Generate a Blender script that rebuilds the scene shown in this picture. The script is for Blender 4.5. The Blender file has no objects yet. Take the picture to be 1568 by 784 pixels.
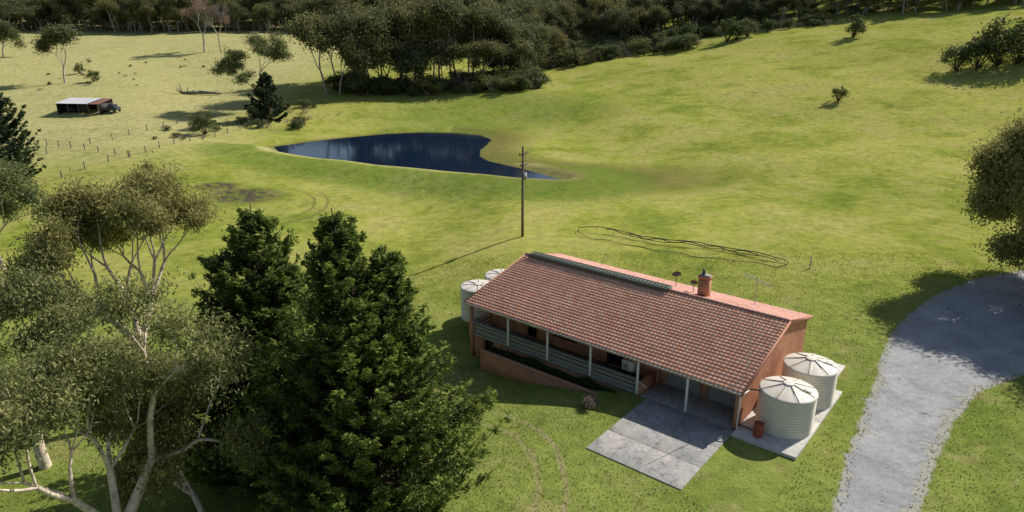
import bpy, math, random, numpy as np
from mathutils import Vector, Matrix
R=np.random.default_rng(7); random.seed(7)
SC=bpy.context.scene
def link(o,parent=None):
    bpy.context.collection.objects.link(o)
    if parent: o.parent=parent
    return o
def empty(name,loc=(0,0,0),rz=0):
    o=bpy.data.objects.new(name,None);o.empty_display_size=.5;o.location=loc;o.rotation_euler=(0,0,rz);return link(o)
# ------------------------------------------------------------------ terrain
def ss(a,b,x):
    t=np.clip((x-a)/(b-a),0,1); return t*t*(3-2*t)
POND=[(-49.4,141.6),(-43,149),(-36,154.7),(-29,159.5),(-22.2,161.6),(-13,161),(-7.4,157.5),(-4.6,151),(-5.4,144),(-6.6,137),(-6.2,130.5),(-4.6,126),(-1.7,122.7),(3.5,116.5),(8.1,109.5),(2,110.8),(-3.7,113.6),(-10,116),(-16.6,119.1),(-23,121.6),(-29.6,125.8),(-35.5,128.2),(-41.1,131.9),(-46.5,136)]
def sdf(X,Y,P):
    X=np.asarray(X,float);Y=np.asarray(Y,float)
    d=np.full(X.shape,1e9);ins=np.zeros(X.shape,bool);n=len(P)
    for i in range(n):
        x0,y0=P[i];x1,y1=P[(i+1)%n];ex,ey=x1-x0,y1-y0
        t=np.clip(((X-x0)*ex+(Y-y0)*ey)/(ex*ex+ey*ey),0,1)
        d=np.minimum(d,np.hypot(X-x0-t*ex,Y-y0-t*ey))
        c=((y0>Y)!=(y1>Y))&(X<(x1-x0)*(Y-y0)/((y1-y0) if y1!=y0 else 1e-9)+x0)
        ins^=c
    return np.where(ins,-d,d)
def aloc(X,Y): return (X-13.94)*-.775+(Y-36.84)*.632
def Hf(X,Y):
    X=np.asarray(X,float);Y=np.asarray(Y,float)
    u=Y-135; base=.085*(u*.5+np.sqrt(u*u*.25+100))
    base=base*ss(70,180,Y)
    xr=np.clip(X,-1e9,330)-15
    right=.14*(xr*.5+np.sqrt(xr*xr*.25+25))*ss(60,220,Y)
    a=aloc(X,Y)
    drop=-2.0*ss(6,20,a)*(1-ss(85,125,Y))*(1-ss(-14,2,X)*ss(56,73,Y))
    und=(.6*np.sin(X*.045+1)*np.sin(Y*.04+.5)+.3*np.sin(X*.11+Y*.07)+.16*np.sin(Y*.33+1.5*np.sin(X*.05)))*ss(75,120,Y)
    h=base+right+drop+und
    s=sdf(X,Y,POND)
    front=ss(0,10,(120-.33*(X+16))-Y+12)
    k=ss(0,1,(s-2)/(35-22*front))
    near=np.where(s<0,np.maximum(-1.3,s*.35),.12*np.minimum(s,4)+.35*front*ss(0,3,s))
    return near*(1-k)+h*k
def hz(x,y): return float(Hf(np.array([x]),np.array([y]))[0])
# ------------------------------------------------------------------ node helpers
class NT:
    def __init__(s,name):
        s.m=bpy.data.materials.new(name);s.m.use_nodes=True;s.t=s.m.node_tree
        s.b=s.t.nodes["Principled BSDF"];s.out=s.t.nodes["Material Output"]
    def n(s,ty,**kw):
        nd=s.t.nodes.new(ty)
        for k,v in kw.items(): setattr(nd,k,v)
        return nd
    def l(s,a,b): s.t.links.new(a,b)
    def val(s,inp,v):
        if isinstance(v,bpy.types.NodeSocket): s.l(v,inp)
        else: inp.default_value=v
    def noise(s,vec,scale,detail=3,rough=.55,dist=0):
        nd=s.n("ShaderNodeTexNoise");s.l(vec,nd.inputs["Vector"]);nd.inputs["Scale"].default_value=scale
        nd.inputs["Detail"].default_value=detail;nd.inputs["Roughness"].default_value=rough;nd.inputs["Distortion"].default_value=dist
        return nd.outputs["Fac"]
    def ramp(s,fac,stops):
        r=s.n("ShaderNodeValToRGB");e=r.color_ramp.elements
        while len(e)<len(stops): e.new(.5)
        for i,(p,c) in enumerate(stops):
            e[i].position=p; e[i].color=(c,c,c,1) if isinstance(c,(int,float)) else (*c,1)
        s.l(fac,r.inputs[0]);return r.outputs[0]
    def mix(s,f,a,b,mode='MIX'):
        m=s.n("ShaderNodeMixRGB",blend_type=mode);s.val(m.inputs[0],f)
        for i,v in ((1,a),(2,b)):
            if isinstance(v,bpy.types.NodeSocket): s.l(v,m.inputs[i])
            else: m.inputs[i].default_value=(*v,1) if isinstance(v,tuple) else (v,v,v,1)
        return m.outputs[0]
    def math(s,op,a,b=0):
        m=s.n("ShaderNodeMath",operation=op);s.val(m.inputs[0],a);s.val(m.inputs[1],b);return m.outputs[0]
    def attr(s,name):
        a=s.n("ShaderNodeAttribute");a.attribute_name=name;return a.outputs["Fac"]
    def bump(s,h,st=.3,dist=.05):
        b=s.n("ShaderNodeBump");b.inputs["Strength"].default_value=st;b.inputs["Distance"].default_value=dist
        s.l(h,b.inputs["Height"]);s.l(b.outputs[0],s.b.inputs["Normal"])
    def obj(s): return s.n("ShaderNodeTexCoord").outputs["Object"]
    def fin(s,col,rough=.8,spec=.3,metal=0):
        s.val(s.b.inputs["Base Color"],col if isinstance(col,bpy.types.NodeSocket) else (*col,1))
        s.val(s.b.inputs["Roughness"],rough);s.b.inputs["Specular IOR Level"].default_value=spec
        s.b.inputs["Metallic"].default_value=metal;return s.m
def simple(name,c,rough=.7,spec=.3,metal=0,var=.25,scale=3.,bump=0):
    m=NT(name);o=m.obj();n=m.noise(o,scale,5,.65)
    d=tuple(x*(1-var) for x in c);b=tuple(min(1,x*(1+var)) for x in c)
    m.fin(m.ramp(n,[(.3,d),(.7,b)]),rough,spec,metal)
    if bump: m.bump(n,bump,.03)
    return m.m
# ------------------------------------------------------------------ mesh helpers
def mesh_np(name,V,F,mats,mi=None,tint=None,smooth=False):
    V=np.asarray(V,np.float32);F=np.asarray(F,np.int32);k=F.shape[1]
    me=bpy.data.meshes.new(name);me.vertices.add(len(V));me.vertices.foreach_set("co",V.ravel())
    me.loops.add(F.size);me.loops.foreach_set("vertex_index",F.ravel())
    me.polygons.add(len(F));me.polygons.foreach_set("loop_start",np.arange(0,F.size,k,dtype=np.int32))
    for m in mats: me.materials.append(m)
    if mi is not None: me.polygons.foreach_set("material_index",np.asarray(mi,np.int32))
    if smooth: me.polygons.foreach_set("use_smooth",np.ones(len(F),bool))
    me.update(calc_edges=True)
    if tint is not None:
        at=me.attributes.new("tint",'FLOAT','FACE');at.data.foreach_set("value",np.asarray(tint,np.float32))
    return me
class MB:
    def __init__(s): s.V=[];s.F=[];s.M=[];s.T=[];s.n=0
    def add(s,V,F,m=0,t=.5):
        V=np.asarray(V,float);F=np.asarray(F,int);s.V.append(V);s.F.append(F+s.n);s.n+=len(V)
        s.M.append(np.full(len(F),m));s.T.append(np.broadcast_to(np.asarray(t,float),(len(F),)))
    def box(s,x0,x1,y0,y1,z0,z1,m=0,t=.5):
        V=[(x,y,z) for z in(z0,z1) for y in(y0,y1) for x in(x0,x1)]
        s.add(V,[(0,2,3,1),(4,5,7,6),(0,1,5,4),(2,6,7,3),(0,4,6,2),(1,3,7,5)],m,t)
    def tube(s,p0,p1,r0,r1,m=0,k=7,t=.5,caps=False):
        p0=np.array(p0,float);p1=np.array(p1,float);d=p1-p0;L=np.linalg.norm(d)
        if L<1e-6:return
        d/=L;a=np.cross(d,[0,0,1.] if abs(d[2])<.9 else [1.,0,0]);a/=np.linalg.norm(a);b=np.cross(d,a)
        th=np.arange(k)*2*math.pi/k;ring=np.cos(th)[:,None]*a+np.sin(th)[:,None]*b
        V=np.vstack([p0+ring*r0,p1+ring*r1]);F=[(i,(i+1)%k,k+(i+1)%k,k+i) for i in range(k)]
        if caps:
            c=len(V);V=np.vstack([V,p0,p1])
            for i in range(0,k-1,2):
                F.append((c+1,k+i,k+(i+1)%k,k+(i+2)%k));F.append((c,(i+2)%k,(i+1)%k,i))
        s.add(V,F,m,t)
    def path(s,P,r,m=0,k=6):
        for i in range(len(P)-1): s.tube(P[i],P[i+1],r,r,m,k)
    def leaves(s,C,A,L,W,m=1,t=.5):
        N=len(C);A=A/np.maximum(np.linalg.norm(A,axis=1,keepdims=True),1e-6)
        P=np.cross(A,R.normal(size=(N,3)));P/=np.maximum(np.linalg.norm(P,axis=1,keepdims=True),1e-6)
        L=np.broadcast_to(np.asarray(L,float),(N,))[:,None];W=np.broadcast_to(np.asarray(W,float),(N,))[:,None]
        V=np.stack([C-A*L,C+P*W-A*L*.1,C+A*L,C-P*W-A*L*.1],1).reshape(-1,3)
        s.add(V,np.arange(4*N).reshape(N,4),m,t)
    def mesh(s,name,mats,smooth=False):
        return mesh_np(name,np.vstack(s.V),np.vstack(s.F),mats,np.concatenate(s.M),np.concatenate(s.T),smooth)
    def obj(s,name,mats,parent=None,smooth=False,bevel=0,loc=None,rz=0):
        o=bpy.data.objects.new(name,s.mesh(name,mats,smooth));link(o,parent)
        if loc is not None:o.location=loc
        o.rotation_euler=(0,0,rz)
        if bevel:
            b=o.modifiers.new("bevel",'BEVEL');b.width=bevel;b.segments=2;b.limit_method='ANGLE'
        return o
# ------------------------------------------------------------------ materials
def grass_mat():
    m=NT("pasture_grass");g=m.n("ShaderNodeNewGeometry").outputs["Position"]
    n1=m.noise(g,.018,4,.6,.6);n2=m.noise(g,.09,5,.65,.4);n3=m.noise(g,.8,5,.7);n4=m.noise(g,7,4,.7);n5=m.noise(g,.28,5,.7,.8)
    c=m.ramp(n1,[(.3,(.235,.285,.045)),(.5,(.335,.36,.065)),(.72,(.44,.43,.10))])
    c=m.mix(m.ramp(n2,[(.44,.0),(.66,.75)]),c,(.45,.41,.14))
    c=m.mix(m.ramp(n2,[(.28,.9),(.47,0.)]),c,(.16,.215,.035))
    c=m.mix(m.ramp(n5,[(.56,.0),(.72,.65)]),c,(.43,.36,.155))
    c=m.mix(m.ramp(n5,[(.28,.7),(.44,.0)]),c,(.155,.205,.036))
    lawn=m.mix(m.ramp(n2,[(.3,0.),(.7,1.)]),(.165,.225,.042),(.28,.315,.075))
    lawn=m.mix(m.ramp(n5,[(.52,.0),(.68,.7)]),lawn,(.35,.305,.13))
    c=m.mix(m.attr("lawn"),c,lawn)
    dry=m.mix(n3,(.55,.49,.26),(.46,.43,.18))
    c=m.mix(m.math('MULTIPLY',m.attr("dry"),m.ramp(n3,[(.25,.3),(.6,1.)])),c,dry)
    reed=m.mix(n3,(.10,.105,.03),(.23,.19,.07))
    c=m.mix(m.math('MULTIPLY',m.attr("reed"),m.ramp(n3,[(.35,.3),(.6,1.)])),c,reed)
    c=m.mix(m.math('MULTIPLY',m.attr("damp"),m.ramp(n5,[(.3,.4),(.6,1.)])),c,(.14,.215,.035))
    c=m.mix(1,c,m.ramp(n3,[(.25,.64),(.5,.96),(.75,1.22)]),'MULTIPLY')
    c=m.mix(1,c,m.ramp(n4,[(.25,.60),(.5,.98),(.8,1.38)]),'MULTIPLY')
    mud=m.mix(n3,(.05,.045,.038),(.13,.105,.075))
    mm=m.math('MULTIPLY',m.attr("mud"),m.ramp(n3,[(.38,.05),(.54,1.)]))
    c=m.mix(mm,c,mud)
    gr=m.mix(n4,(.33,.31,.26),(.48,.46,.40))
    gm=m.ramp(m.math('ADD',m.attr("gravel"),m.math('MULTIPLY',m.math('SUBTRACT',n3,.5),1.1)),[(.5,0.),(.75,1.)])
    c=m.mix(gm,c,gr)
    sp=m.n("ShaderNodeSeparateXYZ");m.l(g,sp.inputs[0])
    def rings(cx,cy,rs,mask,col,c):
        dx=m.math('SUBTRACT',sp.outputs[0],cx);dy=m.math('SUBTRACT',sp.outputs[1],cy)
        d=m.math('SQRT',m.math('ADD',m.math('MULTIPLY',dx,dx),m.math('MULTIPLY',dy,dy)))
        d=m.math('ADD',d,m.math('MULTIPLY',m.math('SUBTRACT',m.noise(g,.35,2),.5),.7))
        for rr,st,w in rs:
            e=m.math('ABSOLUTE',m.math('SUBTRACT',d,rr))
            tr=m.math('MULTIPLY',m.math('MULTIPLY',m.ramp(e,[(.06,st),(w,0.)]),m.attr(mask)),m.ramp(n3,[(.3,.3),(.55,1.)]))
            c=m.mix(tr,c,col)
        return c
    c=rings(-9,32,((12.0,.75,.24),(10.4,.55,.24)),"track",(.34,.28,.16),c)
    c=rings(-37,98,((9.5,.6,.4),(7.6,.6,.4)),"mudtrack",(.10,.095,.05),c)
    m.fin(c,1.,0.)
    h=m.math('ADD',m.math('MULTIPLY',n3,.6),m.math('MULTIPLY',n4,.25));m.bump(h,.8,.35)
    return m.m
M_GRASS=grass_mat()
def leafmat(name,stops,trans=.25):
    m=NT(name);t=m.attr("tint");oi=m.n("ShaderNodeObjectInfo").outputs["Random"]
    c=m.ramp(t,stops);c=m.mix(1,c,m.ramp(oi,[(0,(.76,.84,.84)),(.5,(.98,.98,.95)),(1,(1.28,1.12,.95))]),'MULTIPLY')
    m.fin(c,.65,.2);tr=m.n("ShaderNodeBsdfTranslucent");m.l(c,tr.inputs[0])
    mx=m.n("ShaderNodeMixShader");mx.inputs[0].default_value=trans
    m.l(m.b.outputs[0],mx.inputs[1]);m.l(tr.outputs[0],mx.inputs[2]);m.l(mx.outputs[0],m.out.inputs[0]);return m.m
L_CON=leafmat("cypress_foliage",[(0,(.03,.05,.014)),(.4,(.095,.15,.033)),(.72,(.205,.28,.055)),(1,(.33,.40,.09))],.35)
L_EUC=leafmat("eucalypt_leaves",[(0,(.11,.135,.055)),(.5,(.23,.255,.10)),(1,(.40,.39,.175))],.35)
L_FAR=leafmat("bushland_leaves",[(0,(.075,.09,.038)),(.5,(.155,.17,.07)),(1,(.27,.26,.11))],.3)
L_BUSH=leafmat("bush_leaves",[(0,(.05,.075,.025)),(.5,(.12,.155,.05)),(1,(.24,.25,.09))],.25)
L_SCRUB=leafmat("dry_scrub",[(0,(.12,.10,.07)),(.5,(.22,.19,.12)),(1,(.34,.30,.19))],.2)
L_DARK=leafmat("pine_needles",[(0,(.02,.038,.02)),(.5,(.05,.085,.038)),(1,(.11,.155,.055))],.15)
L_BARE=leafmat("bare_twigs",[(0,(.17,.135,.12)),(1,(.34,.28,.25))],.05)
L_HEDGE=leafmat("hedge_leaves",[(0,(.03,.06,.015)),(.5,(.07,.12,.03)),(1,(.14,.21,.05))])
L_GR=leafmat("grass_blades",[(0,(.14,.19,.035)),(.5,(.25,.28,.06)),(1,(.40,.37,.13))],.3)
B_EUC=simple("eucalypt_bark",(.66,.55,.43),.8,.2,var=.4,scale=2.5)
B_FAR=simple("grey_bark",(.46,.42,.37),.9,.1,var=.35,scale=1.)
B_DK=simple("dark_bark",(.09,.065,.045),.9,.1)
# ------------------------------------------------------------------ trees
def skeleton(h,rad,r0,depth,trunk=.3,fork=(2,3),spread=.6,up=.25,seed=0,nseg=3,taper=.28):
    rg=np.random.default_rng(seed);S=[];C=[]
    def grow(p,d,L,r,dep):
        for i in range(nseg):
            d=d+rg.normal(size=3)*.13;d[2]+=up*.12;d/=np.linalg.norm(d)
            q=p+d*L/nseg;r2=r*(1-taper/nseg*1.0);S.append((p,q,r,r2));p,r=q,r2
            if dep==0 or (dep==1 and i==2):C.append(p)
        if dep==0:return
        n=rg.integers(fork[0],fork[1]+1);ph=rg.uniform(0,6.28)
        for k in range(n):
            th=ph+k*6.28/n+rg.normal()*.35
            a=np.cross(d,[.3,.2,1.]);a/=np.linalg.norm(a);b=np.cross(d,a)
            nd=d+(a*math.cos(th)+b*math.sin(th))*spread*rg.uniform(.7,1.35);nd[2]+=up*.5;nd/=np.linalg.norm(nd)
            grow(p,nd,L*rg.uniform(.62,.9),r*(.8 if k==0 else rg.uniform(.55,.72)),dep-1)
    grow(np.zeros(3),np.array([rg.normal()*.08,rg.normal()*.08,1.]),h*trunk,r0,depth)
    C=np.array(C);zm=C[:,2].max();rm=np.percentile(np.hypot(C[:,0],C[:,1]),93)
    sc=np.array([rad/rm,rad/rm,h/zm])
    return [(a*sc,b*sc,r,q) for a,b,r,q in S],C*sc
def euc_mesh(name,h,rad,r0,depth,per,ll,lw,cr,seed,leaf,bark,trunk=.3,spread=.6,flat=.6,droop=.8,up=.25,fork=(2,3)):
    S,C=skeleton(h*.94,rad*.9,r0,depth,trunk,fork,spread,up,seed)
    b=MB()
    for p,q,r,r2 in S:
        if r>.012: b.tube(p,q,r,r2,0,7 if r>.06 else 4)
    N=len(C);base=np.repeat(C,per,0);sz=np.repeat(R.uniform(.5,1.3,N)*cr,per)
    off=R.normal(size=(N*per,3))*.55;off[:,2]*=flat
    P=base+off*sz[:,None]
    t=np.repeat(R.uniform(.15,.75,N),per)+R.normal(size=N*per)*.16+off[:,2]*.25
    A=R.normal(size=(N*per,3));A[:,2]-=droop
    b.leaves(P,A,ll*R.uniform(.6,1.3,N*per),lw*R.uniform(.7,1.3,N*per),1,np.clip(t,0,1))
    return b.mesh(name,[bark,leaf])
def bush_mesh(name,h,rad,nc,per,ll,lw,seed,leaf,bark=None):
    rg=np.random.default_rng(seed);b=MB();C=[];T=[]
    for i in range(nc):
        th=rg.uniform(0,6.28);ph=math.acos(rg.uniform(-.25,1));q=rg.uniform(.55,1.05)
        c=np.array([rad*.8*q*math.sin(ph)*math.cos(th),rad*.8*q*math.sin(ph)*math.sin(th),h*.42+h*.48*q*math.cos(ph)])
        b.tube((0,0,0),c*.9,.06,.02,0,4);r=rg.uniform(.5,1)*rad*.36
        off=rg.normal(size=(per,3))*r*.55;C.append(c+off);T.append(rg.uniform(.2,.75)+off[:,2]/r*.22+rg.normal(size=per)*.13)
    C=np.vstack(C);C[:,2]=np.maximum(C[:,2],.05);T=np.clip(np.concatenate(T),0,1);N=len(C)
    b.leaves(C,rg.normal(size=(N,3))+np.array([0,0,.3]),ll*rg.uniform(.6,1.3,N),lw*rg.uniform(.6,1.3,N),1,T)
    return b.mesh(name,[bark or B_DK,leaf])
def cypress_mesh(name,h,rad,nb,per,ll,lw,seed,leaf,pw=.75,low=.03,upt=.5,lobe=1.,bark=None,lead=((0,0,1.,1.),)):
    rg=np.random.default_rng(seed);b=MB()
    lead=np.array(lead,float);lw_=lead[:,3]/lead[:,3].sum()
    def axis_(j,t): k=max(0.,(t-.25)/.75);return np.array([lead[j,0],lead[j,1],0])*k**.8
    for j in range(len(lead)):
        for k in range(8):
            a0=axis_(j,k/8);a1=axis_(j,(k+1)/8);hh=h*lead[j,2];b.tube(a0+[0,0,hh*k/8],a1+[0,0,hh*(k+1)/8*.985],h*.02*(1-k/8.6),h*.02*(1-(k+1)/8.6),0,8)
    ph=rg.uniform(0,6.28,4)
    CP=[];CA=[];CT=[]
    for i in range(nb):
        t=low+(1-low)*((i+rg.uniform())/nb)**.95
        th=rg.uniform(0,6.28);j=rg.choice(len(lead),p=lw_)
        lob=1+lobe*(.09*math.sin(2*th+ph[0]+t*5)+.10*math.sin(5*th+ph[1]-t*9)+.08*math.sin(22*t+ph[2]+th))
        prof=min(1.,.80+t*1.5)*(1-t)**pw
        shrink=1-(.3*ss(.3,.7,t) if len(lead)>1 else 0)
        Lb=rad*prof*lob*rg.uniform(.76,1.12)*shrink+.25
        z0=t*h*.95*lead[j,2]; d=np.array([math.cos(th),math.sin(th),0]);ax0=axis_(j,t)
        n=6;pts=[]
        rise=upt*Lb*rg.uniform(.5,1.35)*(.75+.6*t);bend=np.array([-d[1],d[0],0])*rg.normal()*.10*Lb
        for k in range(n+1):
            s=k/n;pts.append(ax0+d*Lb*s+bend*s*s+np.array([0,0,z0-.16*Lb*math.sin(s*3.1)+rise*s**2.]))
        for k in range(n): b.tube(pts[k],pts[k+1],.045*(1-k/n)+.012,.045*(1-(k+1)/n)+.008,0,4)
        m=int(per*(.30+.95*Lb/rad));pa=np.array(pts)
        ns=max(6,int(6+Lb*3.2));ss_=1-(rg.uniform(0,1,ns)**1.2)*.72;sg=rg.choice([-1,1],ns);sl=rg.uniform(.3,.85,ns)*(.32+.13*Lb)*(1.35-ss_*.8)
        wi=rg.integers(0,ns,m);u=rg.uniform(0,1,m)**.8
        s=ss_[wi];f=s*n;i0=np.minimum(f.astype(int),n-1);fr=(f-i0)[:,None];c=pa[i0]*(1-fr)+pa[i0+1]*fr
        side=np.array([-d[1],d[0],0]);sup=rg.uniform(-.15,.65,ns)
        dirn=d*.6+side*(sg[wi]*rg.uniform(.5,1.1,ns)[wi])[:,None]+np.stack([np.zeros(m),np.zeros(m),sup[wi]],-1)
        c=c+dirn*(u*sl[wi])[:,None]+rg.normal(size=(m,3))*.11*(1.2-.8*u)[:,None]+np.array([0,0,-.03])
        ax=dirn+rg.normal(size=(m,3))*.45
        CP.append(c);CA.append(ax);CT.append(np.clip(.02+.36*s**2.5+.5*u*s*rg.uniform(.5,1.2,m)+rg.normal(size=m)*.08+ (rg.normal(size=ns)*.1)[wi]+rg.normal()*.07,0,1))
    C=np.vstack(CP);A=np.vstack(CA);T=np.concatenate(CT);N=len(C)
    b.leaves(C,A,ll*R.uniform(.6,1.4,N),lw*R.uniform(.7,1.4,N),1,T)
    return b.mesh(name,[bark or B_DK,leaf])
def put(name,me,x,y,s=1.,rz=None,parent=None,dz=-.1,z=None):
    o=bpy.data.objects.new(name,me);link(o,parent);o.location=(x,y,(hz(x,y) if z is None else z)+dz)
    o.rotation_euler=(0,0,random.uniform(0,6.28) if rz is None else rz)
    o.scale=(s,s,s) if not isinstance(s,tuple) else s;return o
# foreground
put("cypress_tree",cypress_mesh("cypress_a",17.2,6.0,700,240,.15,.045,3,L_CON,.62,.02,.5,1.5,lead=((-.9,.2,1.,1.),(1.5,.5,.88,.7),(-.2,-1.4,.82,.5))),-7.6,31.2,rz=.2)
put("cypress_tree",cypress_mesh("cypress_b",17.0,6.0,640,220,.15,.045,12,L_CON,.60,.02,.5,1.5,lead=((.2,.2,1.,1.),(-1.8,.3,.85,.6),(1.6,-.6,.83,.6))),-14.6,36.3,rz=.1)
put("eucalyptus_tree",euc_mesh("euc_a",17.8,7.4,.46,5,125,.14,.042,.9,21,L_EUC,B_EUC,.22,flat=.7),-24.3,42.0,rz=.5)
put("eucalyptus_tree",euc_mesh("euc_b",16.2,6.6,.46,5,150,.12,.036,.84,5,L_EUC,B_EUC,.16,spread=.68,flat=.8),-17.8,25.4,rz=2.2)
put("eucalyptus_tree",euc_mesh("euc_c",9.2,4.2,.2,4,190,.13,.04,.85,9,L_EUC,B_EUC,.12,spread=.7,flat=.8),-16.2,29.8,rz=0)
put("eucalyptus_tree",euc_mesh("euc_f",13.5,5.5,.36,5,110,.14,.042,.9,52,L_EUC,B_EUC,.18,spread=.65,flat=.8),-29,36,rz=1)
put("eucalyptus_tree",euc_mesh("euc_d",12.5,6.5,.3,5,80,.2,.07,1.2,15,L_EUC,B_EUC,.2,flat=.8),-57,72,rz=0)
EE=euc_mesh("euc_e",17.5,8.0,.45,5,230,.18,.065,1.35,33,L_EUC,B_EUC,.17,spread=.7,flat=.85,fork=(2,4))
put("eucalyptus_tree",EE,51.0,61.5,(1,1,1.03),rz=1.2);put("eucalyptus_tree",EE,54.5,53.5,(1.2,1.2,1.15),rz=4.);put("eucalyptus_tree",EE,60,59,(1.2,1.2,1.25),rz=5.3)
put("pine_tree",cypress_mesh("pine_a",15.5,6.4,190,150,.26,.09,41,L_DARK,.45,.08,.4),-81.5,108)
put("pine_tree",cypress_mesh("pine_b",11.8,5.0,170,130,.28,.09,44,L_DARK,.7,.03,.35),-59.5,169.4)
# mid/far variants
FV=[euc_mesh("gum_v%d"%i,18,5.4+.5*(i%3),.26,4,58,.34,.14,1.8,100+i,L_FAR,B_FAR,.14 if i%2 else .2,.68,1.0,.3) for i in range(6)]
BV=[bush_mesh("bush_v%d"%i,5,2.7,26,60,.20,.10,200+i,L_BUSH) for i in range(4)]
DV=[bush_mesh("scrub_v%d"%i,4,2.7,16,40,.24,.05,230+i,L_SCRUB,B_FAR) for i in range(2)]
put("eucalyptus_tree",euc_mesh("gum_mid",20,9.5,.35,5,60,.26,.1,1.5,61,L_EUC,B_FAR,.27,.62),-65,181.3)
put("eucalyptus_tree",FV[0],-136.6,214.6,(1.25,1.25,.93));put("eucalyptus_tree",FV[3],-196,274,(1.1,1.1,.8))
bare=euc_mesh("bare_tree",22,10,.4,5,30,.42,.035,1.5,71,L_BARE,B_FAR,.25,.55,.8,-.2)
put("bare_tree",bare,-126,292,rz=0);put("bare_tree",bare,-121,296,(.8,.8,.9),rz=2.)
for i,(x,y,h,w) in enumerate([(-53,199,21,1.2),(-48.8,197.7,19,.9),(-43,206,22,1.1),(-38,202,20,1),(-33,207,24,1.2),(-28,209,25,1.1),(-22,212,23,1.1),(-17,213,25,1.15),(-12,211,22,1.1),(-6,213,21,1.1),(0,217,18,1.1),(5,232,15,1),(10,248,14,1.1),(-45,222,24,1.1),(-35,224,25,1.2),(-25,226,26,1.2),(-14,228,25,1.2),(-4,230,22,1.2),(-54,216,20,1),(-40,214,23,1.1),(-30,217,24,1.1),(-19,220,24,1.1),(-9,221,23,1.1),(-47,211,21,1.),(-36,204,15,1.),(-25,203,13,.9),(-15,205,13,.9),(-3,222,19,1.1),(3,222,16,1.),(-30,202,12,.9),(-20,205,14,1.),(-9,206,13,1.),(-41,199,13,.9),(-2,209,12,.9),(6,240,16,1.1),(0,242,18,1.1),(14,256,13,1)]):
    put("eucalyptus_tree",FV[(i*5+i//4)%6],x,y,(w*1.15,w*1.15,h/18))
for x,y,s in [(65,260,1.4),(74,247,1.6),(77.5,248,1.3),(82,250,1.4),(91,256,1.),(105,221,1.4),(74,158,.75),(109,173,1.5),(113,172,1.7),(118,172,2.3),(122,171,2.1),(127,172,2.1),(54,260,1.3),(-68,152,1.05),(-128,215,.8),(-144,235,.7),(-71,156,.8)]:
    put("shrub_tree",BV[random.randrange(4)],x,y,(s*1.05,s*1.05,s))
thicket=empty("scrub_thicket")
def scat(n,x0,x1,y0,y1,s0,s1,cond=None,dry=.25):
    for _ in range(n):
        x=random.uniform(x0,x1);y=random.uniform(y0,y1)
        if cond and not cond(x,y):continue
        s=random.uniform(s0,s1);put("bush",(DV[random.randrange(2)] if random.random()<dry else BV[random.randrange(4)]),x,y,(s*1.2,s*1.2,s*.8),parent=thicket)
scat(110,-52,8,196,214,.4,1.5,dry=.25);scat(40,-66,-50,160,186,.25,.7,dry=.4);scat(170,3,62,246,280,.5,1.6,dry=.5);scat(14,-80,-66,140,165,.2,.4,dry=.5)
scat(34,-160,-95,200,290,.12,.35,dry=.5);scat(60,60,130,255,285,.5,1.3,dry=.4);scat(24,-8,10,198,222,.4,1.,dry=.6)
forest=empty("distant_forest")
TX=[-400,-300,-100,-60,-20,17,77,122,165,250,400];TY=[370,375,368,345,285,275,272,264,241,205,150]
cnt=0
for _ in range(6000):
    x=random.uniform(-330,260);y=random.uniform(150,470);e=y-np.interp(x,TX,TY)
    if e<0 or e>100 or abs(x)>.86*y+14: continue
    if e>35 and random.random()<.45: continue
    s=random.uniform(.6,1.15)*(1. if e>8 else .8)
    if x>70: s*=.85
    w=random.uniform(1.,1.4)
    put("gum",FV[random.randrange(6)],x,y,(s*w,s*w,s),parent=forest);cnt+=1
    if cnt>1500:break
# ------------------------------------------------------------------ ground
def axis(a,b,d,lo,hi):
    v=list(np.arange(a,b+1e-6,d));s=d;x=b
    while x<hi: s*=1.12;x+=min(s,60);v.append(x)
    s=d;x=a;w=[]
    while x>lo: s*=1.12;x-=min(s,60);w.append(x)
    return np.array(w[::-1]+v)
xs=axis(-62,66,.6,-1200,1200);ys=axis(16,166,.6,-150,1500)
XX,YY=np.meshgrid(xs,ys);ZZ=Hf(XX,YY);sd=sdf(XX,YY,POND)
GR=[(14.2,25),(16.9,29.4),(19.8,34),(22.7,38.3),(26.2,43.3),(28.5,47),(31.2,50.8),(35,55),(39.7,59.3),(46,63.5),(60,69),(78,74),(84,60),(66,54),(52,49.5),(45,47.2),(38.2,44.8),(32.4,42),(28.0,38.0),(24.3,33.6),(20.7,29.0),(17.2,23)]
gsd=sdf(XX,YY,GR)
nx=len(xs);ny=len(ys)
idx=np.arange(nx*ny).reshape(ny,nx)
F=np.stack([idx[:-1,:-1],idx[:-1,1:],idx[1:,1:],idx[1:,:-1]],-1).reshape(-1,4)
gme=mesh_np("ground",np.stack([XX,YY,ZZ],-1).reshape(-1,3),F,[M_GRASS],smooth=True)
def vat(n,a):
    at=gme.attributes.new(n,'FLOAT','POINT');at.data.foreach_set("value",np.clip(a,0,1).astype(np.float32).ravel())
frontm=(YY<128-.33*(XX+16))
vat("lawn",1-ss(46,80,YY))
dry=np.where(frontm,1-ss(.8,3.0,np.abs(sd-1.6)),0)*.9+ .85*ss(95,150,YY)*ss(48,78,-XX)
vat("dry",dry)
vat("reed",(1-ss(2,13,sd))*(~frontm)*(XX>-14)*1.2+(1-ss(.3,2.2,np.abs(sd)))*.95+ (1-ss(5,17,np.hypot((XX-15)*.55,YY-111)))*.85)
vat("damp",np.where(frontm,ss(3,5,sd)*(1-ss(10,18,sd)),0)*.85+.6*(1-ss(8,30,np.hypot((XX+5)*.6,YY-178))))
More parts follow.
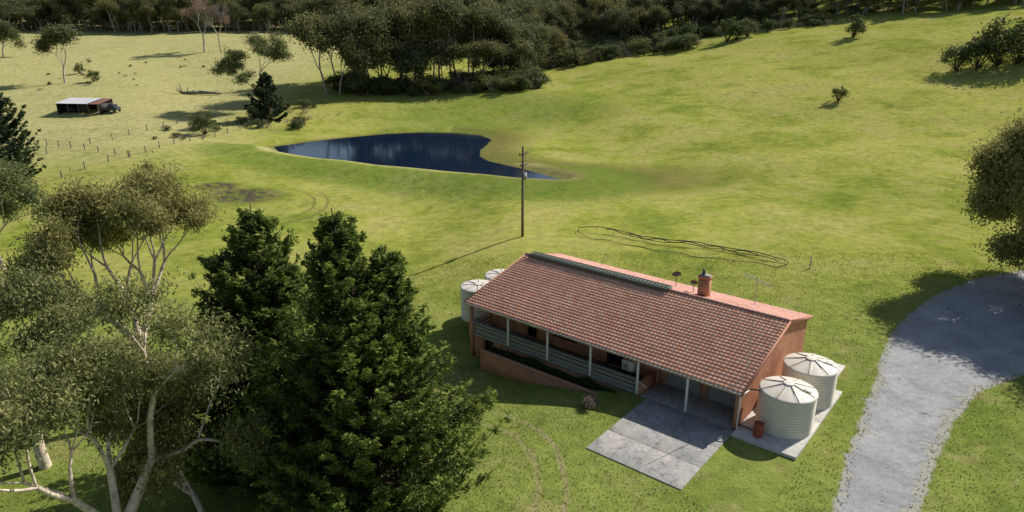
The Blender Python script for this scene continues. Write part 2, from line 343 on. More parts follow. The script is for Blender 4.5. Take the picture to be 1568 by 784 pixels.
vat("mud",1.1*(1-ss(.35,1.1,np.hypot((XX+41)/7.0,(YY-102)/4.5)))+1.1*(1-ss(.5,1.1,np.hypot((XX+47)/4,(YY-106)/2.8))))
vat("mudtrack",1-ss(.8,1.2,np.hypot((XX+33)/10,(YY-97)/8)))
vat("gravel",1-ss(-.3,.9,gsd))
vat("track",ss(24,30,YY)*(1-ss(39,43,YY))*ss(-4,-1,XX))
ground=bpy.data.objects.new("ground",gme);link(ground)
def poly_sheet(name,P,mat,z,jit=0,rep=10,expand=0):
    pts=[];n=len(P)
    for i in range(n):
        a=Vector(P[i]);b=Vector(P[(i+1)%n]);d=b-a;nn=Vector((d.y,-d.x)).normalized()
        for k in range(rep):
            f=k/rep;q=a+d*f;pts.append(q+nn*(random.gauss(0,jit)))
    if expand:
        c=[];m=len(pts)
        for i in range(m):
            t=(pts[(i+1)%m]-pts[i-1]);c.append(pts[i]+Vector((-t.y,t.x)).normalized()*expand)
        pts=c
    me=bpy.data.meshes.new(name);me.from_pydata([(q.x,q.y,z) for q in pts],[],[list(range(len(pts)))])
    me.materials.append(mat);o=bpy.data.objects.new(name,me);return link(o)
mg=NT("gravel");o_=mg.obj();a=mg.noise(o_,.35,4,.6,.5);b_=mg.noise(o_,14,4,.8);c_=mg.noise(o_,2.2,4,.7)
col=mg.mix(mg.ramp(a,[(.35,0.),(.65,1.)]),(.37,.37,.375),(.50,.495,.48));col=mg.mix(1,col,mg.ramp(b_,[(.3,.62),(.7,1.2)]),'MULTIPLY');col=mg.mix(1,col,mg.ramp(c_,[(.3,.76),(.7,1.1)]),'MULTIPLY')
mg.fin(col,.95,.1);mg.bump(b_,.9,.05)
def smooth_poly(P,it=2):
    for _ in range(it):
        Q=[]
        for i in range(len(P)):
            a=P[i];b=P[(i+1)%len(P)];Q+= [(a[0]*.75+b[0]*.25,a[1]*.75+b[1]*.25),(a[0]*.25+b[0]*.75,a[1]*.25+b[1]*.75)]
        P=Q
    return P
gx=np.arange(12,86,.25);gy=np.arange(22,76,.25);GX,GY=np.meshgrid(gx,gy);s2=sdf(GX,GY,smooth_poly(GR))
s2=s2+.28*np.sin(GX*1.7+GY*.9)*np.sin(GY*1.3-GX*.4)+.2*np.sin(GX*.63-GY*.41)+R.normal(size=s2.shape)*.18
gi=np.arange(GX.size).reshape(GX.shape);gf=np.stack([gi[:-1,:-1],gi[:-1,1:],gi[1:,1:],gi[1:,:-1]],-1).reshape(-1,4)
keep=(s2.ravel()[gf].max(1)<-.05)
me=mesh_np("gravel_driveway",np.stack([GX+R.normal(size=GX.shape)*.07,GY+R.normal(size=GX.shape)*.07,Hf(GX,GY)+.015],-1).reshape(-1,3),gf[keep],[mg.m],smooth=True)
link(bpy.data.objects.new("gravel_driveway",me))
mw=NT("pond_water");o_=mw.obj();mw.fin((.008,.018,.045),.06,.45);h=mw.noise(o_,1.6,3,.6,.3);mw.bump(h,.16,.05)
poly_sheet("pond",POND,mw.m,0.0,0,3,expand=1.2)
# grass tufts
g=MB();N=60000
px_=R.uniform(-30,48,N);py_=R.uniform(24,72,N)
k=(sdf(px_,py_,GR)>-.35);al=aloc(px_,py_);bl=(px_-13.94)*.632+(py_-36.84)*.775
k&=~((al>-4.2)&(al<6.4)&(bl>-7.6)&(bl<14));k&=~((al>-1)&(al<25)&(bl>-1.2)&(bl<14))
px_=px_[k];py_=py_[k];pz=Hf(px_,py_);n=len(px_)
A=R.normal(size=(n,3))*.5;A[:,2]=1
g.leaves(np.stack([px_,py_,pz+.03],-1),A,R.uniform(.04,.11,n),.03,0,np.clip(R.normal(.5,.22,n),0,1))
g.obj("grass_tufts",[L_GR])
# ------------------------------------------------------------------ house
HO=(13.94,36.84,0);HR=math.atan2(-.632,.775)
house=empty("brick_house",HO,HR)
mb=NT("face_brick");o_=mb.obj();sp=mb.n("ShaderNodeSeparateXYZ");mb.l(o_,sp.inputs[0]);cb=mb.n("ShaderNodeCombineXYZ")
mb.l(mb.math('ADD',sp.outputs[0],sp.outputs[1]),cb.inputs[0]);mb.l(sp.outputs[2],cb.inputs[1])
br=mb.n("ShaderNodeTexBrick");mb.l(cb.outputs[0],br.inputs["Vector"]);br.inputs["Scale"].default_value=1
br.inputs["Brick Width"].default_value=.24;br.inputs["Row Height"].default_value=.086;br.inputs["Mortar Size"].default_value=.008
br.inputs["Color1"].default_value=(.48,.18,.085,1);br.inputs["Color2"].default_value=(.62,.27,.14,1);br.inputs["Mortar"].default_value=(.42,.33,.26,1)
n=mb.noise(o_,.9,4);c=mb.mix(1,br.outputs[0],mb.ramp(n,[(.3,.78),(.7,1.12)]),'MULTIPLY');mb.fin(c,.9,.15);mb.bump(br.outputs["Fac"],-.4,.01)
BR=mb.m
def tilemat(name,c0,c1,lich):
    m=NT(name);o=m.obj();t=m.attr("tint");n=m.noise(o,.5,4,.6);n2=m.noise(o,9,4,.75);n3=m.noise(o,2.,5,.7)
    c=m.mix(t,c0,c1);c=m.mix(1,c,m.ramp(n,[(.3,.84),(.7,1.12)]),'MULTIPLY')
    c=m.mix(m.math('MULTIPLY',m.ramp(n2,[(.46,0.),(.62,1.)]),m.ramp(n3,[(.3,lich*.35),(.65,lich)])),c,(.84,.70,.57))
    c=m.mix(m.ramp(n3,[(.22,.3),(.35,0.)]),c,(.30,.15,.10))
    return m.fin(c,.85,.2)
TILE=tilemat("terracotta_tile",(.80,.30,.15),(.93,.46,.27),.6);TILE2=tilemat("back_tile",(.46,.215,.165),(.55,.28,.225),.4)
LIP=simple("weathered_tile_lip",(.88,.70,.55),.9,.1,var=.25,scale=2.5)
mc=NT("concrete");o_=mc.obj();n1=mc.noise(o_,.5,5,.65,.5);n2=mc.noise(o_,6,5,.75);n3=mc.noise(o_,30,2);n4=mc.noise(o_,1.7,5,.7,.6)
c=mc.ramp(n1,[(.3,(.33,.325,.305)),(.5,(.44,.42,.385)),(.7,(.55,.51,.44))]);c=mc.mix(1,c,mc.ramp(n2,[(.3,.66),(.6,1.05)]),'MULTIPLY');c=mc.mix(1,c,mc.ramp(n3,[(.3,.85),(.7,1.1)]),'MULTIPLY')
c=mc.mix(mc.ramp(n4,[(.32,.75),(.48,.0)]),c,(.15,.145,.135))
mc.fin(c,.9,.2);mc.bump(n2,.2,.01);CONC=mc.m
WHITE=simple("white_paint",(.84,.83,.80),.5,.4,var=.06);CREAM=simple("cream_colorbond",(.76,.70,.59),.5,.3,var=.07,scale=1.2)
DARK=simple("dark_void",(.02,.018,.016),.6,.3);GLASS=simple("window_glass",(.015,.02,.025),.08,.6,var=.1)
TIMB=simple("weathered_timber",(.29,.295,.25),.85,.15,var=.3,scale=5);GREY=simple("garage_door_grey",(.27,.27,.27),.6,.3,var=.1)
GUT=simple("gutter_metal",(.42,.33,.27),.5,.4);FASC=simple("fascia",(.30,.17,.11),.6,.2);MET=simple("galvanised",(.45,.45,.44),.35,.5,.7)
BLK=simple("black_poly",(.03,.03,.03),.5,.4);SOLAR=simple("strip_heater",(.055,.07,.055),.6,.3,var=.4,scale=2)
EZ=2.72;RZ=4.72;RY=8.0;BY=13.5;BZ=3.25;XL=-22.85;XR=.14
def roof(name,x0,x1,y0,z0,y1,z1,mat,rows,lift=.045,amp=.03):
    L=math.hypot(y1-y0,z1-z0);dy=(y1-y0)/L;dz=(z1-z0)/L;nrm=(-dz*1.,dy) if dy>0 else (dz,-dy)
    if nrm[1]<0:nrm=(-nrm[0],-nrm[1])
    nt=int(abs(x1-x0)/.3);nxx=nt*6+1;X=np.linspace(x0,x1,nxx);ph=(np.arange(nxx)%6)/6
    prof=amp*np.where(ph<.5,np.sin(ph*2*np.pi),-.35*np.sin((ph-.5)*2*np.pi))
    V=[];F=[];T=[];M=[];rl=L/rows;tv=R.uniform(0,1,(rows,nt))
    for k in range(rows):
        s0=k*rl;s1=(k+1)*rl+.03
        base=len(V)
        for s,l in((s0,-.01),(s0+.012,lift),(s1,.0)):
            jit=np.repeat(R.normal(0,.004,nt+1),6)[:nxx] if l==lift else 0
            h=l+prof+jit
            for i in range(nxx):
                hh=h[i]; V.append((X[i],y0+dy*s+nrm[0]*hh,z0+dz*s+nrm[1]*hh))
        for r in(0,1):
            for i in range(nxx-1):
                a=base+r*nxx+i;F.append((a,a+1,a+1+nxx,a+nxx));T.append(tv[k,min(i//6,nt-1)]);M.append(1 if r==0 else 0)
    o=bpy.data.objects.new(name,mesh_np(name,V,F,[mat,LIP],M,T));return link(o,house)
roof("front_roof_tiles",XL,XR,-.08,EZ,RY,RZ,TILE,24)
roof("back_roof_tiles",XL,XR,BY,BZ,RY,RZ,TILE2,16)
b=MB()
def prism(b,x0,x1,pts,m=0):
    n=len(pts);V=[(x0,y,z) for y,z in pts]+[(x1,y,z) for y,z in pts]
    F=[(i,(i+1)%n,n+(i+1)%n,n+i) for i in range(n)]
    if n==4:F+= [(3,2,1,0),(4,5,6,7)]
    b.add(V,F,m)
prism(b,XL+.02,XR-.02,[(-.06,EZ-.05),(RY,RZ-.05),(RY,RZ-.22),(-.06,EZ-.2)]);prism(b,XL+.02,XR-.02,[(RY+.003,RZ-.05),(BY,BZ-.05),(BY,BZ-.2),(RY+.003,RZ-.22)])
b.obj("roof_deck",[FASC],house)
b=MB();b.box(XL,XR,-.2,-.07,EZ-.14,EZ-.01,0);b.box(XL,XR,BY+.01,BY+.13,BZ-.14,BZ-.01,0);b.obj("gutters",[GUT],house,bevel=.02)
b=MB()
for x in(XR+.002,XL-.052):
    for (y0,z0,y1,z1) in((-.1,EZ,RY,RZ),(RY,RZ,BY+.02,BZ)):
        V=[(x,y0,z0-.2),(x,y1,z1-.2),(x,y1,z1+.09),(x,y0,z0+.09)];V+=[(x+.05,y,z) for _,y,z in V]
        b.add(V,[(0,3,2,1),(4,5,6,7),(0,1,5,4),(3,7,6,2),(0,4,7,3),(1,2,6,5)])
b.obj("barge_boards",[simple("barge_terracotta",(.50,.25,.17),.7,.2,var=.2)],house)
b=MB();ns=60
for i in range(ns):
    x0=XL+(XR-XL)*i/ns;x1=x0+(XR-XL)/ns+.03;b.tube((x0,RY,RZ+.035),(x1,RY,RZ+.02),.135,.115,0,10,t=R.uniform())
b.obj("ridge_capping",[TILE2],house,smooth=False)
b=MB()
def wall_gable(x0,x1,y0,y1,zb):
    def zt(y): return (EZ+(RZ-EZ)*(y+.08)/(RY+.08) if y<RY else RZ+(BZ-RZ)*(y-RY)/(BY-RY))-.23
    pts=[(y0,zb),(y1,zb),(y1,zt(y1)),(RY,zt(RY)),(y0,zt(y0))]
    n=5;V=[(x0,y,z) for y,z in pts]+[(x1,y,z) for y,z in pts]
    b.add(V,[(i,(i+1)%n,n+(i+1)%n,n+i) for i in range(n)])
    for x in(x0,x1):
        for ya,yb in((y0,RY),(RY,y1)): b.add([(x,ya,zb),(x,yb,zb),(x,yb,zt(yb)),(x,ya,zt(ya))],[(0,1,2,3)])
wall_gable(-.24,-.02,.06,13.0,-.3);wall_gable(-22.5,-22.28,2.3,13.0,-2.4)
b.box(-22.28,-.24,12.75,13.0,-2.3,BZ+.0)
zt24=EZ+(RZ-EZ)*(2.5+.08)/(RY+.08)-.24
op=[(-21.3,-19.5,1.0,2.2),(-18.3,-17.4,.17,2.25),(-15.8,-13.6,.9,2.2),(-10.9,-9.2,.17,2.25)]
xc=-22.28
for x0,x1,z0,z1 in op:
    b.box(xc,x0,2.4,2.62,-2.2,zt24);b.box(x0,x1,2.4,2.62,-2.2,z0);b.box(x0,x1,2.4,2.62,z1,zt24);xc=x1
b.box(xc,-6.6,2.4,2.62,-2.2,zt24)
for x0,x1 in((-6.6,-6.0),(-3.5,-3.0),(-.6,-.243)): b.box(x0,x1,2.4,2.62,-.2,zt24)
for x0,x1 in((-6.0,-3.5),(-3.0,-.6)): b.box(x0,x1,2.4,2.62,2.3,zt24)
b.box(-7.05,-6.75,.08,2.39,-.6,.9)
b.box(-20.1,-7.0,.22,.44,-2.4,.02);b.box(-22.5,-21.1,.22,.44,-2.4,.02);b.box(-21.1,-20.1,.22,.44,-.15,.02);b.box(-22.5,-22.28,.44,2.29,-2.4,.02)
b.box(-22.5,-22.2,.1,.215,-2.4,2.5)
b.box(-24.9,-22.503,2.5,2.74,-2.4,-.35);b.box(-24.9,-24.66,2.74,9,-2.4,-.35);
b.obj("brick_walls",[BR],house)
b=MB()
for x0,x1,z0,z1 in op:b.box(x0,x1,2.5,2.53,z0,z1)
b.obj("window_panes",[GLASS],house)
b=MB()
for x0,x1,z0,z1 in op:
    for a0,a1,c0,c1 in((x0,x0+.06,z0,z1),(x1-.06,x1,z0,z1),(x0+.06,x1-.06,z0,z0+.06),(x0+.06,x1-.06,z1-.06,z1),((x0+x1)/2-.03,(x0+x1)/2+.03,z0+.06,z1-.06)):
        b.box(a0,a1,2.44,2.497,c0,c1)
b.obj("window_frames",[simple("brown_alu",(.06,.045,.035),.4,.4)],house)
b=MB()
for x0,x1 in((-6.0,-3.5),(-3.0,-.6)):
    for i in range(12):
        z=.02+i*.19;b.box(x0,x1,2.50+.012*(i%2),2.56,z,z+.186)
b.obj("garage_doors",[GREY],house,bevel=.01)
b=MB();b.box(-21.1,-20.1,.5,.53,-2.3,-.16);b.obj("undercroft_door",[DARK],house)
b=MB();b.box(-22.48,-7.0,.16,2.39,.02,.15);b.box(-22.45,-7.06,.10,.155,-.06,.14);b.obj("verandah_floor",[TIMB],house)
b=MB()
for z0,z1 in((.24,.48),(.58,.82)): b.box(-22.4,-7.1,.20,.235,z0,z1)
b.box(-22.42,-7.08,.10,.30,.98,1.10)
for z0,z1 in((.24,.48),(.58,.82)): b.box(-22.36,-22.33,.3,2.3,z0,z1)
b.box(-22.42,-22.27,.3,2.35,.98,1.10)
for x in np.arange(-21.9,-7,1.86): b.box(x,x+.08,.24,.30,.152,.975)
b.obj("verandah_balustrade",[TIMB],house,bevel=.008)
b=MB()
for x in(-18.4,-14.6,-10.8,-7.0,-3.4): b.box(x-.07,x+.07,-.04,.095,.156 if x<-7.05 else .065,EZ-.16)
b.box(-22.2,-.2,.101,.16,EZ-.155,EZ-.06)
b.obj("verandah_posts",[WHITE],house,bevel=.008)
b=MB();b.tube((-7.0,.12,1.05),(-6.3,.12,.7),.03,.03,0,6);b.obj("handrail_end",[WHITE],house)
b=MB();b.box(-9.0,-8.1,1.35,1.8,.75,1.5);b.obj("air_conditioner_body",[WHITE],house,bevel=.03)
b=MB()
for i in range(10): 
    rr=.25
    th=i*6.283/10;b.tube((-8.68,1.33,1.12),(-8.68+rr*math.cos(th),1.33,1.12+rr*math.sin(th)),.012,.012,0,4)
    b.tube((-8.68+rr*math.cos(th),1.33,1.12+rr*math.sin(th)),(-8.68+rr*math.cos(th+.63),1.33,1.12+rr*math.sin(th+.63)),.012,.012,0,4)
for x in(-8.9,-8.2): b.box(x-.03,x+.03,1.4,1.75,.153,.75)
b.obj("air_conditioner_grille",[DARK],house)
b=MB();b.box(-20.2,-7.9,-1.25,-1.0,-2.4,-.35);b.box(-7.897,-7.65,-1.25,.215,-1.6,-.1);b.box(-20.2,-7.9,-1.0,.215,-2.3,-.65,1);b.obj("retaining_wall",[BR,B_DK],house)
b=MB();b.box(-20.25,-7.6,-1.29,-.96,-.347,-.29);b.obj("retaining_wall_cap",[simple("brick_cap",(.56,.28,.17),.8,.2)],house)
n=14000;P=np.stack([R.uniform(-19.8,-8.0,n),-.38+R.normal(size=n)*.24,np.zeros(n)],-1)
P[:,2]=-.6+ (R.uniform(0,1,n))*(.5+.28*np.sin(P[:,0]*1.9)*np.sin(P[:,0]*.7))*np.clip(1.1-np.abs(P[:,1]+.38)*1.3,.2,1)
b=MB();b.leaves(P,R.normal(size=(n,3)),.07,.035,0,np.clip(R.uniform(0,.7,n)+P[:,2]*.5,0,1));b.obj("garden_hedge",[L_HEDGE],house)
b=MB();cx,cy=-6.9,9.7;b.box(cx-.40,cx+.40,cy-.30,cy+.30,3.9,5.75);b.box(cx-.45,cx+.45,cy-.35,cy+.35,5.753,5.93);b.obj("chimney_stack",[BR],house)
b=MB();b.box(cx-.38,cx+.38,cy-.28,cy+.28,5.933,6.0,0);b.tube((cx-.15,cy,6.0),(cx-.15,cy,6.42),.13,.10,1,10,caps=True);b.obj("chimney_pot",[CONC,simple("flue",(.12,.1,.09),.7)],house)
b=MB()
for i in range(40):
    x0=-22.2+i*.33;b.box(x0,x0+.31,RY-.42,RY+.32,RZ+.20+.015*(i%2),RZ+.27)
b.box(-22.25,-8.95,RY-.5,RY-.425,RZ+.02,RZ+.30,1);b.box(-22.25,-8.95,RY+.325,RY+.38,RZ+.02,RZ+.30,1);b.box(-8.95,-8.9,RY-.5,RY+.38,RZ+.05,RZ+.3,1)
b.obj("ridge_ventilator",[SOLAR,simple("vent_edge",(.16,.17,.13),.7)],house)
DM=simple("dish_grey",(.10,.10,.10),.8,.1)
def dish(nm,x,y,z,r,az):
    b=MB();k=20;C=np.array([x,y,z]);d=np.array([math.cos(az)*.8,math.sin(az)*.8,.6]);a=np.cross(d,[0,0,1.]);a/=np.linalg.norm(a);c=np.cross(a,d)
    V=[];
    for j,(q,dd) in enumerate(((.02,0),(.5,.05),(.8,.12),(1,.2))):
        for i in range(k):
            t=i*6.283/k;V.append(C+(a*math.cos(t)+c*math.sin(t))*r*q+d*dd*r)
    b.add(V,[(j*k+i,j*k+(i+1)%k,(j+1)*k+(i+1)%k,(j+1)*k+i) for j in range(3) for i in range(k)])
    b.tube((x,y,z-1.0),(x,y,z-.02),.025,.025,0,6);b.tube(C-c*r,C+d*r*.9,.012,.012,0,4);b.tube(C+d*r*.85,C+d*r*1.0,.04,.04,0,6)
    b.obj(nm,[DM],house)
dish("satellite_dish_a",-9.2,9.6,5.5,.36,2.2);dish("satellite_dish_b",-7.9,10.0,5.0,.30,2.0)
b=MB();ax,ay=-3.6,11.6;b.tube((ax,ay,3.6),(ax,ay,6.1),.03,.025,0,6)
b.tube((ax-1.2,ay+.5,5.9),(ax+1.2,ay-.5,5.75),.022,.022,0,5)
for i in range(9):
    f=i/8;x=ax-1.2+2.4*f;y=ay+.5-1.0*f;z=5.9-.15*f;l=.62-.32*f;b.tube((x-l*.4,y-l*.92,z),(x+l*.4,y+l*.92,z),.013,.013,0,4)
b.obj("tv_antenna",[simple("antenna_grey",(.32,.32,.31),.5,.3)],house)
b=MB();b.tube((-.25,1.5,2.9),(-.25,1.5,7.2),.03,.02,0,6)
for s in(-1,1): b.tube((-.25,1.5,5.4),(-.25+s*.02,1.5+s*2.2,3.1 if s<0 else 3.7),.006,.006,0,3)
b.obj("radio_mast",[MET],house)
b=MB();b.tube((.04,.0,EZ-.25),(.04,.0,.1),.045,.045,0,8);b.tube((.05,-.1,EZ-.2),(.3,1.2,2.55),.045,.045,0,8);b.obj("downpipe",[WHITE],house)
# ------------------------------------------------------------------ concrete apron + tank slab
apron=empty("concrete_driveway",HO,HR)
b=MB()
for y0,y1 in((-7.45,-4.95),(-4.93,-2.45),(-2.43,-.03),(-.01,2.49)):
    for x0,x1 in((-6.2 if y1<0 else -6.7,-3.12),(-3.10,-.05 if y1<0 else -.26)): b.box(x0,x1,y0,y1,-.35,.06)
b.obj("slab_panels",[CONC],apron,bevel=.012)
slab=empty("tank_slab",HO,HR);b=MB();b.box(.02,3.9,-.75,4.0,-.3,.2);b.box(.02,3.9,4.02,9.0,-.3,.2);b.box(1.2,3.0,10.6,13.4,-.3,.08)
b.obj("slab",[simple("pale_concrete",(.60,.57,.51),.9,.2,var=.25,scale=2.5,bump=.2)],slab,bevel=.02)
RIB=simple("tank_rib",(.36,.26,.16),.6,.2)
def tank(x,y,z,r,h,roofh,mat,name="water_tank",rot=0):
    e=empty(name,(0,0,0));c=math.cos(HR);s=math.sin(HR);e.location=(HO[0]+x*c-y*s,HO[1]+x*s+y*c,z);e.rotation_euler=(0,0,rot)
    k=64;V=[];nz=int(h/.031);
    for j in range(nz+1):
        zz=h*j/nz;rr=r+.032*math.sin(zz*2*math.pi/.19)
        for i in range(k):
            t=i*6.28318/k;V.append((rr*math.cos(t),rr*math.sin(t),zz))
    b=MB();b.add(V,[(j*k+i,j*k+(i+1)%k,(j+1)*k+(i+1)%k,(j+1)*k+i) for j in range(nz) for i in range(k)]);b.obj("tank_wall",[mat],e,smooth=True)
    b=MB();V=[]
    for q,zz in((1.035,h-.05),(1.035,h+.04),(.97,h+.09),(.5,h+.09+roofh*.5),(.19,h+.09+roofh*.84)):
        for i in range(k):
            t=i*6.28318/k;rib=.045 if (i%8==0 and .18<q<1.0) else 0;V.append((r*q*math.cos(t),r*q*math.sin(t),zz+rib))
    b.add(V,[(j*k+i,j*k+(i+1)%k,(j+1)*k+(i+1)%k,(j+1)*k+i) for j in range(4) for i in range(k)])
    zc=h+.09+roofh*.84;b.tube((0,0,zc-.05),(0,0,zc+.07),r*.19,r*.19,0,24);b.tube((0,0,zc+.07),(0,0,zc+.10),r*.19,.01,0,24)
    b.obj("tank_roof",[mat],e)
    b=MB()
    for i in range(8):
        t=i*6.28318/8;b.tube((r*.97*math.cos(t),r*.97*math.sin(t),h+.125),(r*.2*math.cos(t),r*.2*math.sin(t),h+.13+roofh*.84),.03,.02,0,5)
    b.obj("tank_ribs",[RIB],e)
    b=MB();b.tube((r*.55,-r*.35,h+.1),(r*.55,-r*.35,h+.1+roofh*.5),.24,.24,0,16,caps=True);b.obj("inlet_strainer",[mat],e)
    return e
tank(2.15,2.3,.2,1.66,2.45,.42,CREAM);tank(2.2,6.6,.2,1.66,2.45,.42,CREAM,rot=.3)
OLD=simple("old_tank",(.70,.66,.58),.6,.3,var=.2,scale=1.)
tank(-25.6,4.6,-.9,1.55,2.9,.12,OLD);tank(-26.0,8.3,-.9,1.55,2.8,.12,OLD)
def hw(x,y): c=math.cos(HR);s=math.sin(HR);return HO[0]+x*c-y*s,HO[1]+x*s+y*c
b=MB();x,y=hw(1.35,.05);RUST=simple("rusty_drum",(.34,.09,.05),.7,.3,var=.5,scale=5)
for z0,z1,r0,r1 in((0,.3,.29,.29),(.3,.33,.305,.305),(.33,.6,.29,.29),(.6,.63,.305,.305),(.63,.88,.29,.29),(.88,.9,.305,.305)): b.tube((0,0,z0),(0,0,z1),r0,r1,0,24)
b.tube((0,0,.84),(0,0,.845),.285,.01,0,24);b.obj("oil_drum",[RUST],loc=(x,y,.2))
b=MB()
P=[(.25,1.0,2.62),(1.0,1.3,2.62),(1.5,1.9,2.85)];b.path([np.array(p) for p in P],.05,0,8)
b.path([np.array(p) for p in((-.0,.4,.3),(1.0,.35,.3),(1.05,1.1,.3))],.04,0,8);b.obj("tank_pipe",[BLK],slab)
x,y=hw(-8.6,-3.2);put("dead_shrub",euc_mesh("deadshrub",.7,.7,.03,3,40,.1,.02,.25,77,L_BARE,B_FAR,.1,.9),x,y)
# ------------------------------------------------------------------ power pole
b=MB();b.tube((0,0,-.5),(0,0,10.8),.17,.12,0,10,caps=True)
b.box(-.9,.9,-.19,-.09,9.9,10.03);b.box(-.7,.7,-.19,-.09,8.6,8.72)
for x in(-.8,-.35,.35,.8): b.tube((x,-.14,10.03),(x,-.14,10.25),.05,.035,2,8,caps=True)
for x in(-.6,.6): b.tube((x,-.14,8.72),(x,-.14,8.9),.05,.035,2,8,caps=True)
b.box(.14,.52,-.22,.2,6.9,7.7,1);b.tube((-.12,-.14,2),(-.12,-.14,8),.03,.03,1,6);b.box(-.2,.2,-.4,-.17,7.2,7.6,1)
b.tube((.5,-.14,9.9),(.05,-.14,9.1),.02,.02,1,5);b.tube((-.5,-.14,9.9),(-.05,-.14,9.1),.02,.02,1,5)
b.obj("power_pole",[simple("pole_timber",(.13,.11,.095),.9,.1,var=.3),simple("box_grey",(.3,.3,.3),.6,.2),simple("insulator",(.3,.28,.25),.3,.5)],loc=(1.25,78.2,hz(1.25,78.2)),rz=.9)
# ------------------------------------------------------------------ irrigation hose on stakes, dark ground line for its shadow
b=MB();P0=np.array([8.2,80.5]);P1=np.array([29.3,69.2]);Q0=np.array([9.6,76.4]);Q1=np.array([27.6,67.2]);up_=[];shadow_=[]
for i in range(45):
    f=i/44;p=P0*(1-f)+P1*f;hh=.4+.4*abs(math.sin(f*9.4))*(.6+.4*math.sin(f*5))+.1*math.sin(f*23)
    p=p+np.array([.25,.4])*math.sin(f*11);up_.append(np.array([p[0],p[1],hz(*p)+hh]))
    q=Q0*(1-f)+Q1*f+np.array([.2,.3])*math.sin(f*8+1)+np.array([.1,.2])*math.sin(f*29);shadow_.append(np.array([q[0],q[1],hz(*q)+.1+.06*math.sin(f*17)]))  # lower dark tube on the ground stands in for the hose's shadow
b.path(up_,.05,0,6);b.path(shadow_,.035,0,6);b.path([u+np.array([.1,.15,-.22+.12*math.sin(i*1.1)]) for i,u in enumerate(up_[6:40])],.055,0,6)
b.path([u+np.array([-.1,-.25,-.25+.1*math.sin(i*.7)]) for i,u in enumerate(up_[12:44])],.04,0,6)
for a0,a1 in((up_[0],shadow_[0]),(up_[-1],shadow_[-1])):
    b.path([a0*(1-t)+a1*t+np.array([math.copysign(.8,a0[0]-15)*math.sin(t*3.14),0,.0]) for t in np.linspace(0,1,9)],.035,0,6)
for i in range(0,45,4):
    u=up_[i];b.tube((u[0],u[1],hz(u[0],u[1])-.2),(u[0],u[1],u[2]+.15),.03,.03,1,5)
b.obj("hose_with_shadow_line",[simple("weathered_poly",(.07,.065,.06),.7,.2),MET])
def post(x,y,h=1.2,r=.07,name="fence_post"):
    b=MB();b.tube((0,0,-.3),(0,0,h),r,r*.9,0,7,caps=True);b.obj(name,[B_FAR],loc=(x,y,hz(x,y)))
post(30.9,66.7,1.4)
# ------------------------------------------------------------------ fences
b=MB();WD=simple("fence_timber",(.22,.20,.17),.9,.1)
for pl in([(-76,107),(-71,126),(-65,150),(-60,166)],[(-95,118),(-88,136),(-79,156),(-72,182)],[(-76,107),(-95,106),(-120,104)],[(-71,126),(-88,136),(-112,150),(-140,158)]):
    pv=None
    for (xa,ya),(xb,yb) in zip(pl[:-1],pl[1:]):
        n=max(2,int(math.hypot(xb-xa,yb-ya)/4))
        for i in range(n):
            f=i/n;x=xa*(1-f)+xb*f+random.gauss(0,.15);y=ya*(1-f)+yb*f;z=hz(x,y);b.tube((x,y,z-.3),(x,y,z+1.3),.11,.09,0,6)
            if pv is not None:
                for w in(.4,.8,1.15): b.tube((pv[0],pv[1],pv[2]+w),(x,y,z+w),.015,.015,0,3)
            pv=(x,y,z)
b.obj("paddock_fence",[WD])
# ------------------------------------------------------------------ shed
sx,sy=-105,171;shed=empty("farm_shed",(sx,sy,hz(sx,sy)),-.12)
b=MB();n=60
V=[];
for i in range(n+1):
    x=-5.5+8.5*i/n;w=.03*math.cos(i*math.pi);V+=[(x,-3.2,2.2+w),(x,2.6,3.0+w)]
b.add(V,[(2*i,2*i+2,2*i+3,2*i+1) for i in range(n)]);b.obj("shed_roof",[simple("corrugated_iron",(.74,.74,.74),.5,.4,.1,var=.15,scale=.6)],shed)
b=MB();V=[]
for i in range(26):
    x=3.1+2.6*i/25;w=.03*math.cos(i*math.pi);V+=[(x,-2.8,2.1+w),(x,2.6,2.9+w)]
b.add(V,[(2*i,2*i+2,2*i+3,2*i+1) for i in range(25)]);b.obj("rusty_roof",[simple("rust_iron",(.26,.13,.10),.8,.2,var=.3,scale=.8)],shed)
b=MB()
for x in(-5.3,-2.5,.3,2.9,5.5):
    b.tube((x,-2.9,-.5),(x,-2.9,2.15),.07,.07,0,6);b.tube((x,2.5,-.5),(x,2.5,2.95),.1,.1,0,6)
b.box(-5.4,5.6,2.4,2.48,-.4,2.9,1);b.box(-5.45,-5.37,-2.8,2.4,-.4,2.1,1);b.box(5.55,5.63,-2.6,2.4,-.4,2.1,1);b.box(.4,2.8,-2.75,-2.7,0,2.1,1)
b.box(-4.5,-1.5,-1.6,.4,0,1.1,1);b.obj("shed_frame",[WD,DARK],shed)
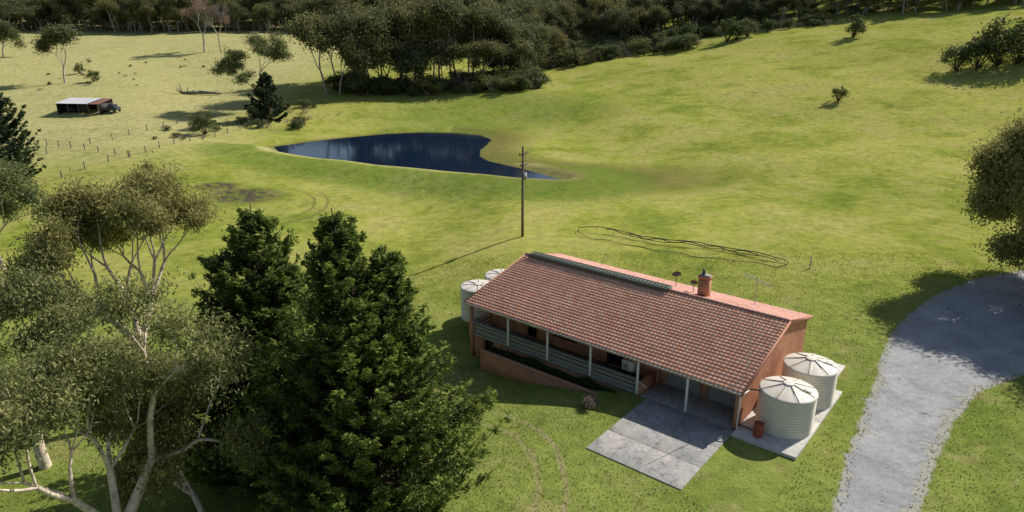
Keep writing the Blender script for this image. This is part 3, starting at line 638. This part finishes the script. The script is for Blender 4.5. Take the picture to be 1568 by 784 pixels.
b=MB();b.box(6.4,8.9,-1.2,.6,.5,1.3);b.box(6.9,8.2,-1.1,.5,1.3,1.9)
for x in(6.8,8.4):
    for y in(-1.25,.55): b.tube((x,y,.4),(x,y+.15,.4),.4,.4,0,14,caps=True)
b.obj("old_trailer",[simple("trailer_dark",(.05,.07,.07),.6)],shed,bevel=.05)
b=MB();lx,ly=-89,199;z=hz(lx,ly)
for p,q,r0,r1 in(((-5,0,.5),(0,.2,.7),.35,.5),((0,.2,.7),(6.5,-.4,.4),.5,.25),((-4.8,0,.5),(-5.6,.3,3),.2,.1),((-5,0,.5),(-6.2,-.5,2.2),.2,.08),((-3.5,0,.6),(-3.2,.6,2.4),.18,.06),((-5,0,.5),(-7,.8,1.2),.2,.08),((3,0,.5),(5,1.5,1.1),.15,.05),((-2,0,.7),(-.8,-1.2,1.6),.15,.05)):
    b.tube((p[0],p[1],p[2]),(q[0],q[1],q[2]),r0,r1,0,8,caps=True)
b.obj("fallen_log",[WD],loc=(lx,ly,z))
# ------------------------------------------------------------------ light
EL=math.radians(40);SD=Vector((.82,.57,0)).normalized()*math.cos(EL);SD.z=math.sin(EL)
W=bpy.data.worlds.new("World");SC.world=W;W.use_nodes=True
s=W.node_tree.nodes.new("ShaderNodeTexSky");s.sky_type='NISHITA';s.sun_disc=False;s.sun_elevation=EL;s.sun_rotation=math.atan2(SD.x,SD.y)
W.node_tree.links.new(s.outputs[0],W.node_tree.nodes["Background"].inputs[0]);W.node_tree.nodes["Background"].inputs[1].default_value=.085
L=bpy.data.lights.new("sun",'SUN');L.energy=5.0;L.angle=math.radians(.5);L.color=(1,.955,.88);lo=bpy.data.objects.new("sun",L);link(lo)
lo.rotation_euler=SD.to_track_quat('Z','Y').to_euler();lo.location=(60,60,80)
c=bpy.data.cameras.new("camera");co=bpy.data.objects.new("camera",c);link(co);c.lens=24;c.sensor_width=36;c.clip_end=4000
co.location=(0,0,24);co.rotation_euler=(math.radians(71.3),0,0);SC.camera=co
SC.view_settings.view_transform='Standard';SC.view_settings.look='None';SC.view_settings.exposure=0
